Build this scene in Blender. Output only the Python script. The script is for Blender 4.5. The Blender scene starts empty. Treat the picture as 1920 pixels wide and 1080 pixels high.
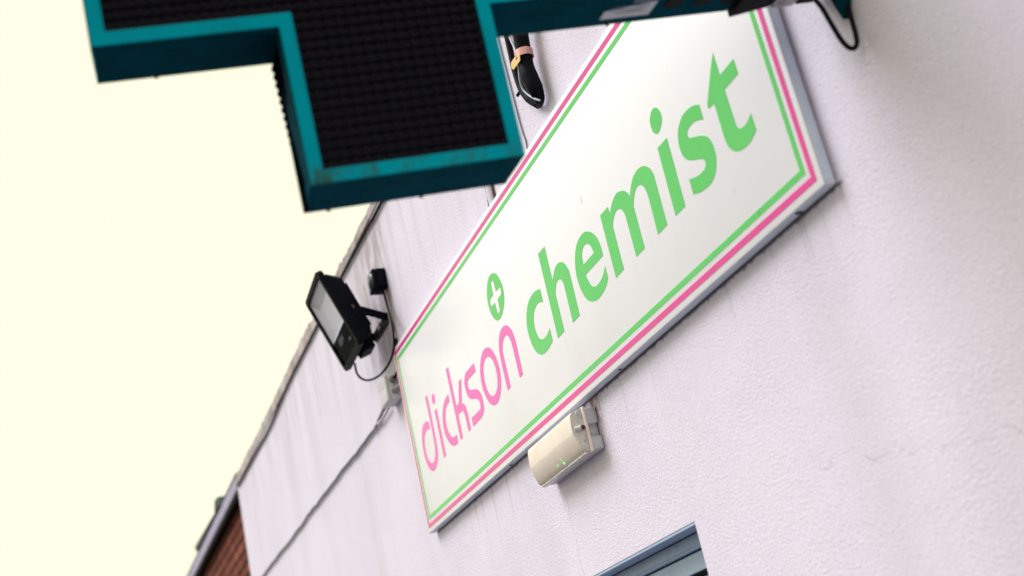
import bpy, bmesh, math, random
from mathutils import Vector, Matrix
from mathutils.geometry import tessellate_polygon
random.seed(4)
S = bpy.context.scene
COL = S.collection
R = math.radians

# Wall coordinates used throughout: u = metres along the wall to the right from the sign's left
# end, v = metres up from the sign's bottom edge, w = metres out of the wall.
Z0 = 2.33                       # the sign's bottom edge stands this high above the pavement
def W(u, v, w=0.0):
    return Vector((u, -w, v + Z0))

# ------------------------------------------------------------------ helpers
def link(name, mesh, mat=None, parent=None):
    o = bpy.data.objects.new(name, mesh)
    COL.objects.link(o)
    if mat is not None:
        if len(mesh.materials): mesh.materials.clear()
        for m in (mat if isinstance(mat, (list, tuple)) else [mat]):
            mesh.materials.append(m)
    if parent is not None:
        o.parent = parent
        o.matrix_parent_inverse = Matrix.Translation(parent.location).inverted() if parent.get('flat') else Matrix.Identity(4)
    return o

def finish(name, bm, mat, parent=None, smooth=False, angle=None):
    bmesh.ops.recalc_face_normals(bm, faces=bm.faces)
    me = bpy.data.meshes.new(name)
    bm.to_mesh(me); bm.free()
    if smooth:
        for p in me.polygons: p.use_smooth = True
        if angle:
            me.set_sharp_from_angle(angle=R(angle))
    return link(name, me, mat, parent)

def thing(name, label, cat, loc, group=None, rot=None):
    """An Empty at the thing's base; flat=1 things take children built in world coordinates."""
    o = bpy.data.objects.new(name, None)
    o.empty_display_size = 0.1
    COL.objects.link(o)
    o.location = loc
    o['label'] = label; o['category'] = cat
    if group: o['group'] = group
    if rot is None: o['flat'] = 1
    else: o.rotation_euler = rot
    return o

def tag(o, label, cat, group=None):
    o['label'] = label; o['category'] = cat
    if group: o['group'] = group
    return o

def quadbox(bm, pts, bevel=0.0, segs=2):
    """pts: 8 corners, bottom loop 0-3 and top loop 4-7."""
    vs = [bm.verts.new(p) for p in pts]
    fs = [bm.faces.new([vs[i] for i in f]) for f in
          ((0, 1, 2, 3), (7, 6, 5, 4), (0, 4, 5, 1), (1, 5, 6, 2), (2, 6, 7, 3), (3, 7, 4, 0))]
    if bevel:
        es = list({e for f in fs for e in f.edges})
        bmesh.ops.bevel(bm, geom=es, offset=bevel, segments=segs, profile=0.5, affect='EDGES')

def box(bm, lo, hi, bevel=0.0, segs=2, tf=None):
    (x0, y0, z0), (x1, y1, z1) = lo, hi
    pts = [Vector(p) for p in ((x0, y0, z0), (x1, y0, z0), (x1, y1, z0), (x0, y1, z0),
                               (x0, y0, z1), (x1, y0, z1), (x1, y1, z1), (x0, y1, z1))]
    if tf: pts = [tf(p) for p in pts]
    quadbox(bm, pts, bevel, segs)

def wbox(bm, u0, u1, v0, v1, w0, w1, bevel=0.0, segs=2):
    box(bm, (u0, v0, w0), (u1, v1, w1), bevel, segs, tf=lambda p: W(p.x, p.y, p.z))

def catmull(pts, n=6, closed=False):
    P = [Vector(p) for p in pts]
    out = []
    m = len(P)
    rng = range(m if closed else m - 1)
    for i in rng:
        p1, p2 = P[i], P[(i + 1) % m]
        p0 = P[i - 1] if (closed or i > 0) else p1 + (p1 - p2)
        p3 = P[(i + 2) % m] if (closed or i + 2 < m) else p2 + (p2 - p1)
        for k in range(n):
            t = k / n
            out.append(0.5 * ((2 * p1) + (p2 - p0) * t + (2 * p0 - 5 * p1 + 4 * p2 - p3) * t * t
                              + (3 * p1 - p0 - 3 * p2 + p3) * t ** 3))
    if not closed: out.append(P[-1])
    return out

def tube(bm, pts, rad, seg=10, smooth_n=6, caps=True):
    path = catmull(pts, smooth_n) if smooth_n else [Vector(p) for p in pts]
    n = len(path)
    rads = rad if isinstance(rad, (list, tuple)) else [rad] * n
    if len(rads) != n:
        r0 = rads; rads = []
        for i in range(n):
            x = i / (n - 1) * (len(r0) - 1); j = min(int(x), len(r0) - 2)
            rads.append(r0[j] + (r0[j + 1] - r0[j]) * (x - j))
    ref = None; rings = []
    for i, p in enumerate(path):
        t = (path[min(i + 1, n - 1)] - path[max(i - 1, 0)]).normalized()
        if ref is None:
            ref = t.orthogonal().normalized()
        ref = (ref - t * ref.dot(t)).normalized()
        b = t.cross(ref)
        rings.append([bm.verts.new(p + (ref * math.cos(a) + b * math.sin(a)) * rads[i])
                      for a in [2 * math.pi * k / seg for k in range(seg)]])
    for r0, r1 in zip(rings, rings[1:]):
        for k in range(seg):
            bm.faces.new((r0[k], r0[(k + 1) % seg], r1[(k + 1) % seg], r1[k]))
    if caps:
        bm.faces.new(rings[0][::-1]); bm.faces.new(rings[-1])

def disc(bm, c, nrm, r, h, seg=14, r2=None):
    """short solid cylinder or cone from c along nrm"""
    nrm = Vector(nrm).normalized(); a = nrm.orthogonal().normalized(); b = nrm.cross(a)
    c = Vector(c); r2 = r if r2 is None else r2
    A = [bm.verts.new(c + (a * math.cos(t) + b * math.sin(t)) * r) for t in [2 * math.pi * k / seg for k in range(seg)]]
    B = [bm.verts.new(c + nrm * h + (a * math.cos(t) + b * math.sin(t)) * r2) for t in [2 * math.pi * k / seg for k in range(seg)]]
    for k in range(seg): bm.faces.new((A[k], A[(k + 1) % seg], B[(k + 1) % seg], B[k]))
    bm.faces.new(A[::-1]); bm.faces.new(B)

def dome(bm, c, nrm, r, h, seg=12, rings=4):
    nrm = Vector(nrm).normalized(); a = nrm.orthogonal().normalized(); b = nrm.cross(a); c = Vector(c)
    prev = None
    for i in range(rings):
        th = math.pi / 2 * i / rings
        rr, hh = r * math.cos(th), h * math.sin(th)
        cur = [bm.verts.new(c + nrm * hh + (a * math.cos(t) + b * math.sin(t)) * rr) for t in [2 * math.pi * k / seg for k in range(seg)]]
        if prev:
            for k in range(seg): bm.faces.new((prev[k], prev[(k + 1) % seg], cur[(k + 1) % seg], cur[k]))
        prev = cur
    top = bm.verts.new(c + nrm * h)
    for k in range(seg): bm.faces.new((prev[k], prev[(k + 1) % seg], top))

def slab(bm, loops, f0, f1, sides=True):
    """flat plate with holes: loops of (x, y); f0/f1 map (x, y) to its back and front."""
    tess = tessellate_polygon([[Vector((x, y, 0)) for x, y in l] for l in loops])
    flat = [p for l in loops for p in l]
    fr = [bm.verts.new(f1(*p)) for p in flat]
    bk = [bm.verts.new(f0(*p)) for p in flat]
    for t in tess:
        try: bm.faces.new([fr[i] for i in t])
        except ValueError: pass
        try: bm.faces.new([bk[i] for i in reversed(t)])
        except ValueError: pass
    if sides:
        o = 0
        for l in loops:
            m = len(l)
            for i in range(m):
                j = (i + 1) % m
                bm.faces.new((fr[o + i], fr[o + j], bk[o + j], bk[o + i]))
            o += m

def text_mesh(txt, size):
    cu = bpy.data.curves.new('lettering', 'FONT'); cu.body = txt; cu.size = size
    o = bpy.data.objects.new('lettering', cu); COL.objects.link(o)
    dg = bpy.context.evaluated_depsgraph_get()
    me = bpy.data.meshes.new_from_object(o.evaluated_get(dg))
    bpy.data.objects.remove(o); bpy.data.curves.remove(cu)
    return me

# ------------------------------------------------------------------ materials
def mat(name, col, rough=0.5, metal=0.0, spec=0.5, coat=0.0):
    m = bpy.data.materials.new(name); m.use_nodes = True
    b = m.node_tree.nodes['Principled BSDF']
    b.inputs['Base Color'].default_value = (*col, 1)
    b.inputs['Roughness'].default_value = rough
    b.inputs['Metallic'].default_value = metal
    b.inputs['Specular IOR Level'].default_value = spec
    b.inputs['Coat Weight'].default_value = coat
    return m

class NT:
    def __init__(s, m):
        s.m = m; s.t = m.node_tree; s.n = s.t.nodes; s.b = s.n['Principled BSDF']; s.tc = None
    def new(s, typ, **kw):
        n = s.n.new(typ)
        for k, v in kw.items(): setattr(n, k, v)
        return n
    def put(s, sock, v):
        if hasattr(v, 'is_output') or isinstance(v, bpy.types.NodeSocket): s.t.links.new(v, sock)
        elif isinstance(v, (tuple, list)) and len(v) == 3 and sock.type == 'RGBA': sock.default_value = (*v, 1)
        else: sock.default_value = v
    def co(s, scale=(1, 1, 1), loc=(0, 0, 0)):
        if not s.tc: s.tc = s.new('ShaderNodeTexCoord')
        mp = s.new('ShaderNodeMapping')
        s.t.links.new(s.tc.outputs['Object'], mp.inputs[0])
        mp.inputs['Scale'].default_value = scale; mp.inputs['Location'].default_value = loc
        return mp.outputs[0]
    def noise(s, vec, scale, detail=4, rough=0.55):
        n = s.new('ShaderNodeTexNoise'); s.put(n.inputs['Vector'], vec)
        n.inputs['Scale'].default_value = scale; n.inputs['Detail'].default_value = detail
        n.inputs['Roughness'].default_value = rough
        return n.outputs['Fac']
    def mathn(s, op, a, b=0.0, c=None, clamp=False):
        n = s.new('ShaderNodeMath', operation=op); n.use_clamp = clamp
        s.put(n.inputs[0], a); s.put(n.inputs[1], b)
        if c is not None: s.put(n.inputs[2], c)
        return n.outputs[0]
    def rng(s, v, a, b, c=0.0, d=1.0, smooth=False):
        n = s.new('ShaderNodeMapRange'); n.clamp = True
        if smooth: n.interpolation_type = 'SMOOTHSTEP'
        s.put(n.inputs[0], v)
        for i, x in enumerate((a, b, c, d)): s.put(n.inputs[i + 1], x)
        return n.outputs[0]
    def mix(s, f, a, b, blend='MIX'):
        n = s.new('ShaderNodeMix', data_type='RGBA', blend_type=blend)
        s.put(n.inputs[0], f); s.put(n.inputs[6], a); s.put(n.inputs[7], b)
        return n.outputs[2]
    def bump(s, h, strength=0.3, dist=0.01, nrm=None):
        n = s.new('ShaderNodeBump'); n.inputs['Strength'].default_value = strength
        n.inputs['Distance'].default_value = dist
        s.put(n.inputs['Height'], h)
        if nrm is not None: s.put(n.inputs['Normal'], nrm)
        return n.outputs[0]
    def xyz(s):
        if not s.tc: s.tc = s.new('ShaderNodeTexCoord')
        n = s.new('ShaderNodeSeparateXYZ'); s.t.links.new(s.tc.outputs['Object'], n.inputs[0])
        return n.outputs

def worn(name, col, dark, rough=0.45, scale=25, lo=0.5, hi=0.75, amt=0.6, spec=0.5, bump=0.0):
    """paint or plastic with an uneven film of grime"""
    m = mat(name, col, rough, spec=spec); k = NT(m)
    f = k.noise(k.co(), scale, 6, 0.65)
    g = k.rng(f, lo, hi, 0, amt, True)
    c = k.mix(g, col, dark)
    k.put(k.b.inputs['Base Color'], c)
    k.put(k.b.inputs['Roughness'], k.rng(k.noise(k.co(), scale * 3, 3), 0.3, 0.7, rough * 0.8, min(1, rough * 1.3)))
    if bump:
        k.put(k.b.inputs['Normal'], k.bump(k.noise(k.co(), scale * 8, 3), bump, 0.002))
    return m

def render_wall_material():
    m = mat('roughcast_white_paint', (.8, .75, .84), 0.85, spec=0.25); k = NT(m)
    x, y, z = k.xyz()
    base = k.mix(k.rng(k.noise(k.co((1, 1, 1)), 1.6, 5), .3, .7), (.85, .778, .92), (.765, .70, .845))
    # dirt caught in the pits of the roughcast
    pit = k.noise(k.co(), 170, 3, .6)
    pitm = k.rng(pit, .565, .70, 0, 1)
    area = k.rng(k.noise(k.co((1, 1, 1), (3, 0, 1)), 1.3, 3), .35, .7, .15, .8)
    hi = k.rng(z, Z0 - .2, Z0 + .75, .32, 1.0)
    base = k.mix(k.mathn('MULTIPLY', k.mathn('MULTIPLY', pitm, area), hi), base, (.30, .26, .34))
    # fine speckle of soot over the whole surface
    gr = k.noise(k.co((1, 1, 1), (6, 2, 9)), 105, 5, .7)
    base = k.mix(k.rng(gr, .50, .70, 0, .27), base, (.50, .45, .55))
    # vertical rain streaks running down from the coping
    st = k.noise(k.co((3.6, 1, .35)), 1.0, 4, .5)
    stm = k.rng(st, .46, .75, 0, .36, True)
    base = k.mix(stm, base, (.60, .54, .61))
    st2 = k.noise(k.co((15, 1, 1.3), (5, 0, 2)), 1.0, 5, .6)
    top = k.rng(z, Z0 + .60, Z0 + 1.14, 0, 1)
    base = k.mix(k.mathn('MULTIPLY', k.rng(st2, .43, .70, 0, .55, True), top), base, (.46, .40, .43))
    # brown grime round the floodlight and down from the photocell
    gx = k.mathn('MULTIPLY', k.rng(x, -.60, -.20, 0, 1, True), k.rng(x, -.02, .12, 1, 0, True))
    gz = k.mathn('MULTIPLY', k.rng(z, Z0 + .55, Z0 + .72, 0, 1, True), k.rng(z, Z0 + 1.0, Z0 + 1.17, 1, .75, True))
    gn = k.rng(k.noise(k.co((16, 1, 5), (1, 0, 7)), 1.0, 6, .65), .33, .60, 0, .80, True)
    base = k.mix(k.mathn('MULTIPLY', k.mathn('MULTIPLY', gx, gz), gn), base, (.36, .30, .30))
    # black drip marks below the sign's bottom edge
    dn = k.noise(k.co((30, 1, .9), (2, 0, 0)), 1.0, 4, .6)
    dlen = k.rng(k.noise(k.co((17, 0, 0), (9, 0, 0)), 1.0, 3, .6), .35, .70, .02, .34)
    dz = k.mathn('DIVIDE', k.mathn('SUBTRACT', Z0 + .004, z), dlen)
    fall = k.rng(dz, 0, 1, 1, 0)
    inside = k.mathn('MULTIPLY', k.mathn('GREATER_THAN', z, Z0 - .5), k.mathn('LESS_THAN', z, Z0 + .003))
    inx = k.mathn('MULTIPLY', k.rng(x, .0, .02, 0, 1), k.rng(x, 2.440, 2.456, 1, 0))
    drip = k.mathn('MULTIPLY', k.mathn('MULTIPLY', k.rng(dn, .53, .72, 0, .62, True), fall), k.mathn('MULTIPLY', inside, inx))
    base = k.mix(drip, base, (.27, .24, .30))
    # narrow uneven black line where the tray meets the wall
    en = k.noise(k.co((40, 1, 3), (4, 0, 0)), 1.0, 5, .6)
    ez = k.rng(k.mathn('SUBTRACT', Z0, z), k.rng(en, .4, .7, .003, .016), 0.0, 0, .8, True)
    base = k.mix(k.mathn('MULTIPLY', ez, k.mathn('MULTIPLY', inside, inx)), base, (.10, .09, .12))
    # rusty stain above the bulkhead light's right end
    rx = k.mathn('MULTIPLY', k.rng(x, 1.33, 1.36, 0, 1, True), k.rng(x, 1.385, 1.42, 1, 0, True))
    rz = k.mathn('MULTIPLY', k.rng(z, Z0 - .10, Z0 - .02, 0, 1, True), k.mathn('LESS_THAN', z, Z0 + .002))
    rn = k.rng(k.noise(k.co((1, 1, 1)), 60, 4), .35, .6, .2, .9)
    base = k.mix(k.mathn('MULTIPLY', k.mathn('MULTIPLY', rx, rz), rn), base, (.25, .15, .10))
    # hairline crack to the right of the window head
    cn = k.noise(k.co((1, 1, 1)), 14, 4, .6)
    cl = k.mathn('ADD', Z0 - .345, k.mathn('MULTIPLY', k.mathn('SUBTRACT', x, 2.06), -.21))
    cl = k.mathn('ADD', cl, k.mathn('MULTIPLY', k.mathn('SUBTRACT', cn, .5), .10))
    cd = k.mathn('ABSOLUTE', k.mathn('SUBTRACT', z, cl))
    cm = k.mathn('MULTIPLY', k.rng(cd, .0008, .003, 1, 0), k.mathn('MULTIPLY', k.rng(x, 2.05, 2.09, 0, 1), k.rng(x, 2.6, 2.9, 1, 0)))
    cm = k.mathn('MULTIPLY', cm, k.rng(k.noise(k.co(), 9, 3), .44, .62, 0, .42))
    base = k.mix(cm, base, (.30, .26, .30))
    # a vertical hairline crack under the bulkhead light
    vl = k.mathn('ADD', 1.085, k.mathn('MULTIPLY', k.mathn('SUBTRACT', k.noise(k.co((1, 1, 1), (4, 4, 4)), 11, 4, .6), .5), .05))
    vd = k.mathn('ABSOLUTE', k.mathn('SUBTRACT', x, vl))
    vm = k.mathn('MULTIPLY', k.rng(vd, .0006, .0028, .30, 0), k.mathn('MULTIPLY', k.rng(z, Z0 - .16, Z0 - .20, 0, 1), k.mathn('GREATER_THAN', z, Z0 - .62)))
    base = k.mix(vm, base, (.32, .26, .32))
    k.put(k.b.inputs['Base Color'], base)
    # roughcast relief
    v = k.new('ShaderNodeTexVoronoi'); v.feature = 'SMOOTH_F1'
    k.put(v.inputs['Vector'], k.co()); v.inputs['Scale'].default_value = 190
    h = k.mathn('ADD', k.mathn('MULTIPLY', k.noise(k.co(), 190, 4, .55), 1.0), k.mathn('MULTIPLY', v.outputs['Distance'], .35))
    h = k.mathn('MULTIPLY', h, k.rng(k.noise(k.co((1, 1, 1), (2, 8, 3)), 2.6, 4), .35, .68, .45, 1.15))     # trowel patches
    n1 = k.bump(h, .66, .0038)
    n2 = k.bump(k.noise(k.co(), 4, 3), .14, .03, n1)
    k.put(k.b.inputs['Normal'], n2)
    return m

def brick_material():
    m = mat('red_brick', (.2, .06, .05), 0.9, spec=.03); k = NT(m)
    x, y, z = k.xyz()
    cmb = k.new('ShaderNodeCombineXYZ'); k.put(cmb.inputs[0], x); k.put(cmb.inputs[1], z)
    b = k.new('ShaderNodeTexBrick'); k.put(b.inputs['Vector'], cmb.outputs[0])
    b.inputs['Scale'].default_value = 1.0
    b.inputs['Brick Width'].default_value = .225; b.inputs['Row Height'].default_value = .075
    b.inputs['Mortar Size'].default_value = .014; b.inputs['Mortar Smooth'].default_value = .3
    b.inputs['Color1'].default_value = (.32, .105, .068, 1); b.inputs['Color2'].default_value = (.17, .050, .038, 1)
    b.inputs['Mortar'].default_value = (.030, .016, .017, 1); b.inputs['Bias'].default_value = 0
    c = k.mix(k.rng(k.noise(k.co(), 5, 4), .35, .7, 0, .5), b.outputs['Color'], (.16, .048, .044))
    k.put(k.b.inputs['Base Color'], c)
    h = k.mathn('SUBTRACT', k.mathn('MULTIPLY', k.noise(k.co(), 60, 3), .25), b.outputs['Fac'])
    k.put(k.b.inputs['Normal'], k.bump(h, .7, .008))
    return m

def coping_material():
    m = mat('stained_render_coping', (.5, .45, .46), 0.9, spec=.2); k = NT(m)
    a = k.noise(k.co((10, 4, 3)), 1.0, 6, .65)
    c = k.mix(k.rng(a, .4, .65), (.62, .54, .56), (.34, .28, .27))
    b = k.noise(k.co((4, 3, 9), (3, 1, 1)), 2.2, 6, .7)
    c = k.mix(k.rng(b, .55, .7, 0, .7), c, (.20, .17, .08))
    k.put(k.b.inputs['Base Color'], c)
    k.put(k.b.inputs['Normal'], k.bump(k.noise(k.co(), 60, 5, .6), .7, .006))
    return m

def sign_material():
    m = mat('white_sign_enamel', (.84, .825, .86), 0.30, spec=0.5); k = NT(m)
    k.b.inputs['IOR'].default_value = 1.46
    d = k.noise(k.co((6, 6, 2.2)), 1.0, 6, .6)
    c = k.mix(k.rng(d, .5, .8, 0, .22, True), (.93, .905, .965), (.78, .75, .82))
    sp = k.noise(k.co((1, 1, .45), (7, 3, 1)), 38, 2, .5)
    c = k.mix(k.rng(sp, .735, .77, 0, .45), c, (.35, .33, .42))
    k.put(k.b.inputs['Base Color'], c)
    k.put(k.b.inputs['Normal'], k.bump(k.noise(k.co(), 2.5, 2), .05, .02))
    return m

def vinyl(name, col, fade):
    m = mat(name, col, 0.26, spec=.5); k = NT(m); k.b.inputs['IOR'].default_value = 1.63
    f = k.noise(k.co(), 6, 4)
    c = k.mix(k.rng(f, .35, .7, 0, .5, True), col, fade)
    sp = k.noise(k.co((1, 1, .5), (2, 1, 5)), 45, 2, .5)
    c = k.mix(k.rng(sp, .71, .76, 0, .35), c, tuple(a * .5 for a in col))
    k.put(k.b.inputs['Base Color'], c)
    return m

def cross_paint():
    m = mat('teal_green_enamel', (.0, .30, .31), 0.6, spec=.01); k = NT(m)
    x, y, z = k.xyz()
    c = k.mix(k.rng(k.noise(k.co(), 9, 5), .35, .7), (.0005, .325, .43), (.0005, .275, .375))
    # algae and rust that collects on the lower lip of the frame: patches of their own
    a = k.noise(k.co((30, 30, 10)), 1.0, 5, .7)
    low = k.mathn('MULTIPLY', k.rng(z, -.235, -.252, 0, 1), k.rng(z, -.30, -.29, 0, 1))
    side = k.rng(x, .45, .72, .35, 1)
    g = k.mathn('MULTIPLY', k.mathn('MULTIPLY', k.rng(a, .44, .62, 0, .85, True), low), side)
    c = k.mix(g, c, (.035, .06, .02))
    low2 = k.mathn('MULTIPLY', k.rng(z, -.028, -.040, 0, 1), k.rng(z, -.060, -.052, 0, 1))
    g2 = k.mathn('MULTIPLY', k.mathn('MULTIPLY', k.rng(a, .52, .68, 0, .6, True), low2), k.rng(x, .74, .97, .2, 1))
    c = k.mix(g2, c, (.02, .09, .07))
    k.put(k.b.inputs['Base Color'], c)
    k.put(k.b.inputs['Roughness'], k.rng(k.noise(k.co(), 30, 4), .3, .7, .35, .55))
    return m

M = {}
M['wall'] = render_wall_material()
M['brick'] = brick_material()
M['coping'] = coping_material()
M['sign'] = sign_material()
M['tray'] = worn('blue_grey_tray_edge', (.64, .72, .86), (.44, .48, .57), .4, 14, .45, .75, .5)
M['pink'] = vinyl('pink_vinyl', (.76, .008, .29), (.78, .018, .32))
M['pink_soft'] = vinyl('pink_lettering_vinyl', (.88, .085, .50), (.88, .105, .53))
M['green'] = vinyl('green_vinyl', (.055, .58, .10), (.08, .62, .125))
M['teal'] = cross_paint()
M['teal_shaded'] = worn('shaded_teal_casing', (.0003, .050, .078), (.001, .030, .042), .7, 18, .4, .7, .6, spec=.005)  # the cross's teal darkened for its sides, shade put into the colour
M['louver'] = mat('black_led_louver', (.0050, .0044, .0100), .5, spec=.09)
M['led'] = mat('dark_led_lens', (.014, .010, .020), .4, spec=.18)
M['edge'] = mat('black_casing_edge', (.003, .003, .010), .8, spec=0.0)
M['black'] = worn('black_powder_coat', (.0045, .0055, .010), (.010, .010, .015), .5, 30, spec=.035)
M['blackrubber'] = worn('black_cable_sheath', (.0030, .0032, .006), (.008, .008, .012), .5, 40, spec=.07)
M['greycable'] = worn('grey_painted_cable', (.17, .18, .215), (.36, .34, .38), .6, 30, .55, .7)
M['paintedcable'] = worn('overpainted_cable', (.66, .61, .66), (.22, .16, .15), .8, 22, .48, .62, .85, bump=.3)
M['fringe'] = mat('pale_blue_wire', (.55, .60, .72), .35)
M['copper'] = worn('copper_strap', (.66, .34, .33), (.40, .18, .17), .35, 60, .5, .7, .5); M['copper'].node_tree.nodes['Principled BSDF'].inputs['Metallic'].default_value = .6
M['brass'] = worn('brass_clip', (.80, .56, .24), (.45, .28, .10), .4, 50, .5, .7, .4); M['brass'].node_tree.nodes['Principled BSDF'].inputs['Metallic'].default_value = .4
M['greyplastic'] = worn('grey_plastic', (.60, .61, .66), (.34, .31, .34), .5, 35, .5, .72, .5)
M['palegrey'] = worn('pale_grey_box', (.70, .67, .72), (.40, .35, .36), .55, 30, .48, .7, .6)
M['galv'] = worn('dull_metal', (.42, .38, .40), (.20, .15, .15), .4, 45, .45, .65, .7); M['galv'].node_tree.nodes['Principled BSDF'].inputs['Metallic'].default_value = .6
M['screw'] = mat('dark_screw', (.02, .018, .025), .5, metal=.3)
M['upvc'] = worn('white_upvc', (.36, .47, .68), (.26, .31, .42), .35, 16, .45, .75, .5)
M['gasket'] = mat('black_gasket', (.003, .003, .006), .6, spec=.04)
M['silver'] = worn('reflector_aluminium', (.78, .76, .80), (.70, .68, .72), .35, 20)
M['slate'] = worn('dark_slate', (.05, .065, .075), (.10, .11, .10), .8, 14)
M['fascia'] = worn('lilac_painted_fascia', (.40, .35, .52), (.18, .16, .26), .6, 12, .45, .72, .7)
M['concrete'] = worn('paving_concrete', (.11, .105, .105), (.07, .068, .066), .9, 3, .4, .7, .6)
M['asphalt'] = worn('road_asphalt', (.05, .05, .052), (.035, .035, .036), .9, 8)
M['print'] = mat('pale_print', (.16, .17, .22), .5)
M['glassband'] = mat('black_screen_print_glass', (.003, .003, .005), .5, spec=0.0)
M['labelmat'] = worn('silver_rating_label', (.50, .51, .58), (.38, .38, .45), .5, 30)
M['labelprint'] = mat('grey_label_print', (.12, .13, .19), .6)
M['rustchip'] = worn('flaking_rust', (.10, .045, .045), (.03, .015, .02), .9, 60)

def diffuser_material():
    m = mat('yellowed_polycarbonate', (.78, .68, .55), 0.3, spec=.5); k = NT(m)
    b = k.b
    x, y, z = k.xyz()
    c = k.mix(k.rng(k.noise(k.co((2, 2, 2)), 5, 3), .35, .7), (.90, .785, .725), (.84, .70, .625))
    sp = k.noise(k.co((1, 1, 1), (3, 1, 2)), 95, 2, .5)
    c = k.mix(k.rng(sp, .70, .76, 0, .6), c, (.40, .27, .18))
    k.put(b.inputs['Base Color'], c)
    b.inputs['Subsurface Weight'].default_value = .25
    b.inputs['Subsurface Radius'].default_value = (.02, .015, .01)
    b.inputs['Subsurface Scale'].default_value = .4
    return m
M['diffuser'] = diffuser_material()
M['clearplastic'] = worn('cloudy_clear_plastic', (.66, .63, .62), (.40, .36, .36), .25, 50, .45, .65, .6)

def glass_material(name, tint, refl):
    m = bpy.data.materials.new(name); m.use_nodes = True
    t = m.node_tree; t.nodes.clear()
    out = t.nodes.new('ShaderNodeOutputMaterial'); mx = t.nodes.new('ShaderNodeMixShader')
    tr = t.nodes.new('ShaderNodeBsdfTransparent'); tr.inputs[0].default_value = (*tint, 1)
    gl = t.nodes.new('ShaderNodeBsdfGlossy'); gl.inputs['Roughness'].default_value = .06
    fr = t.nodes.new('ShaderNodeFresnel'); fr.inputs[0].default_value = refl
    ge = t.nodes.new('ShaderNodeNewGeometry'); ff = t.nodes.new('ShaderNodeMath'); ff.operation = 'SUBTRACT'; ff.inputs[0].default_value = 1
    t.links.new(ge.outputs['Backfacing'], ff.inputs[1])
    fm = t.nodes.new('ShaderNodeMath'); fm.operation = 'MULTIPLY'      # only the outer face of the pane reflects
    t.links.new(fr.outputs[0], fm.inputs[0])
    ar = t.nodes.new('ShaderNodeMath'); ar.operation = 'MULTIPLY'; ar.inputs[1].default_value = .14      # toughened anti-glare glass
    t.links.new(ff.outputs[0], ar.inputs[0]); t.links.new(ar.outputs[0], fm.inputs[1])
    t.links.new(fm.outputs[0], mx.inputs[0]); t.links.new(tr.outputs[0], mx.inputs[1]); t.links.new(gl.outputs[0], mx.inputs[2])
    t.links.new(mx.outputs[0], out.inputs[0])
    return m
M['glass'] = glass_material('lamp_glass', (.95, .95, .98), 1.14)
M['windowglass'] = mat('window_glass', (.42, .43, .66), .08, spec=.6)

def emit(name, col, s):
    m = bpy.data.materials.new(name); m.use_nodes = True
    b = m.node_tree.nodes['Principled BSDF']
    b.inputs['Base Color'].default_value = (*col, 1)
    b.inputs['Emission Color'].default_value = (*col, 1); b.inputs['Emission Strength'].default_value = s
    return m
M['greenled'] = emit('green_led_glow', (.10, .95, .16), 1.0)

# ------------------------------------------------------------------ ground
def ground_sheet(name, x0, x1, y0, y1, z, m):
    bm = bmesh.new()
    bmesh.ops.create_grid(bm, x_segments=8, y_segments=8, size=1)
    for v in bm.verts:
        v.co = Vector((x0 + (v.co.x + 1) / 2 * (x1 - x0), y0 + (v.co.y + 1) / 2 * (y1 - y0), z))
    o = finish(name, bm, m); o['kind'] = 'structure'
    return o
ground_sheet('ground', -300, 300, -300, 300, -.13, M['asphalt'])
bm = bmesh.new(); box(bm, (-30, -2.6, -.125), (30, 2, 0), .015)
o = finish('pavement', bm, M['concrete']); o['kind'] = 'structure'

# ------------------------------------------------------------------ the rendered shop building
UL, UR = -3.70, 9.5
shop = thing('shop_building', 'white roughcast rendered shop building with a stained coping along its wall top', 'building', W(2, -Z0, 0))
bm = bmesh.new()
outer = [(UL, -Z0), (UR, -Z0), (UR, 1.118), (UL, 1.118)]
WX0, WX1, WV0, WV1 = .25, 1.69, -1.45, -.36
hole = [(WX0, WV0), (WX0, WV1), (WX1, WV1), (WX1, WV0)]
slab(bm, [outer, hole], lambda a, b: W(a, b, -.16), lambda a, b: W(a, b, 0))
finish('wall', bm, M['wall'], shop)
bm = bmesh.new()
wbox(bm, UL, UR, -Z0, 1.05, -6, -.20)
finish('rear_wall', bm, M['wall'], shop)
# coping: a strip of stained render with an uneven mossy top edge
bm = bmesh.new()
prev = None
u = UL; rnd = random.Random(7)
while u < UR + .01:
    base = 1.152 + .018 * min(1, max(0, -u / 1.3)) + .004 * math.sin(u * 3.1)
    top = base + rnd.uniform(-.004, .005) + (rnd.uniform(.004, .012) if rnd.random() < .10 else 0)
    cur = [bm.verts.new(W(u, v, w)) for v, w in ((1.120, -.19), (1.120, .004), (top - .006, .006 + rnd.uniform(-.001, .002)), (top, -.002), (top + .002, -.19))]
    if prev:
        for k in range(5): bm.faces.new((prev[k], prev[(k + 1) % 5], cur[(k + 1) % 5], cur[k]))
    else: bm.faces.new(cur)
    prev = cur; u += .022
bm.faces.new(prev[::-1])
finish('coping', bm, M['coping'], shop, smooth=True, angle=35)
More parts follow.
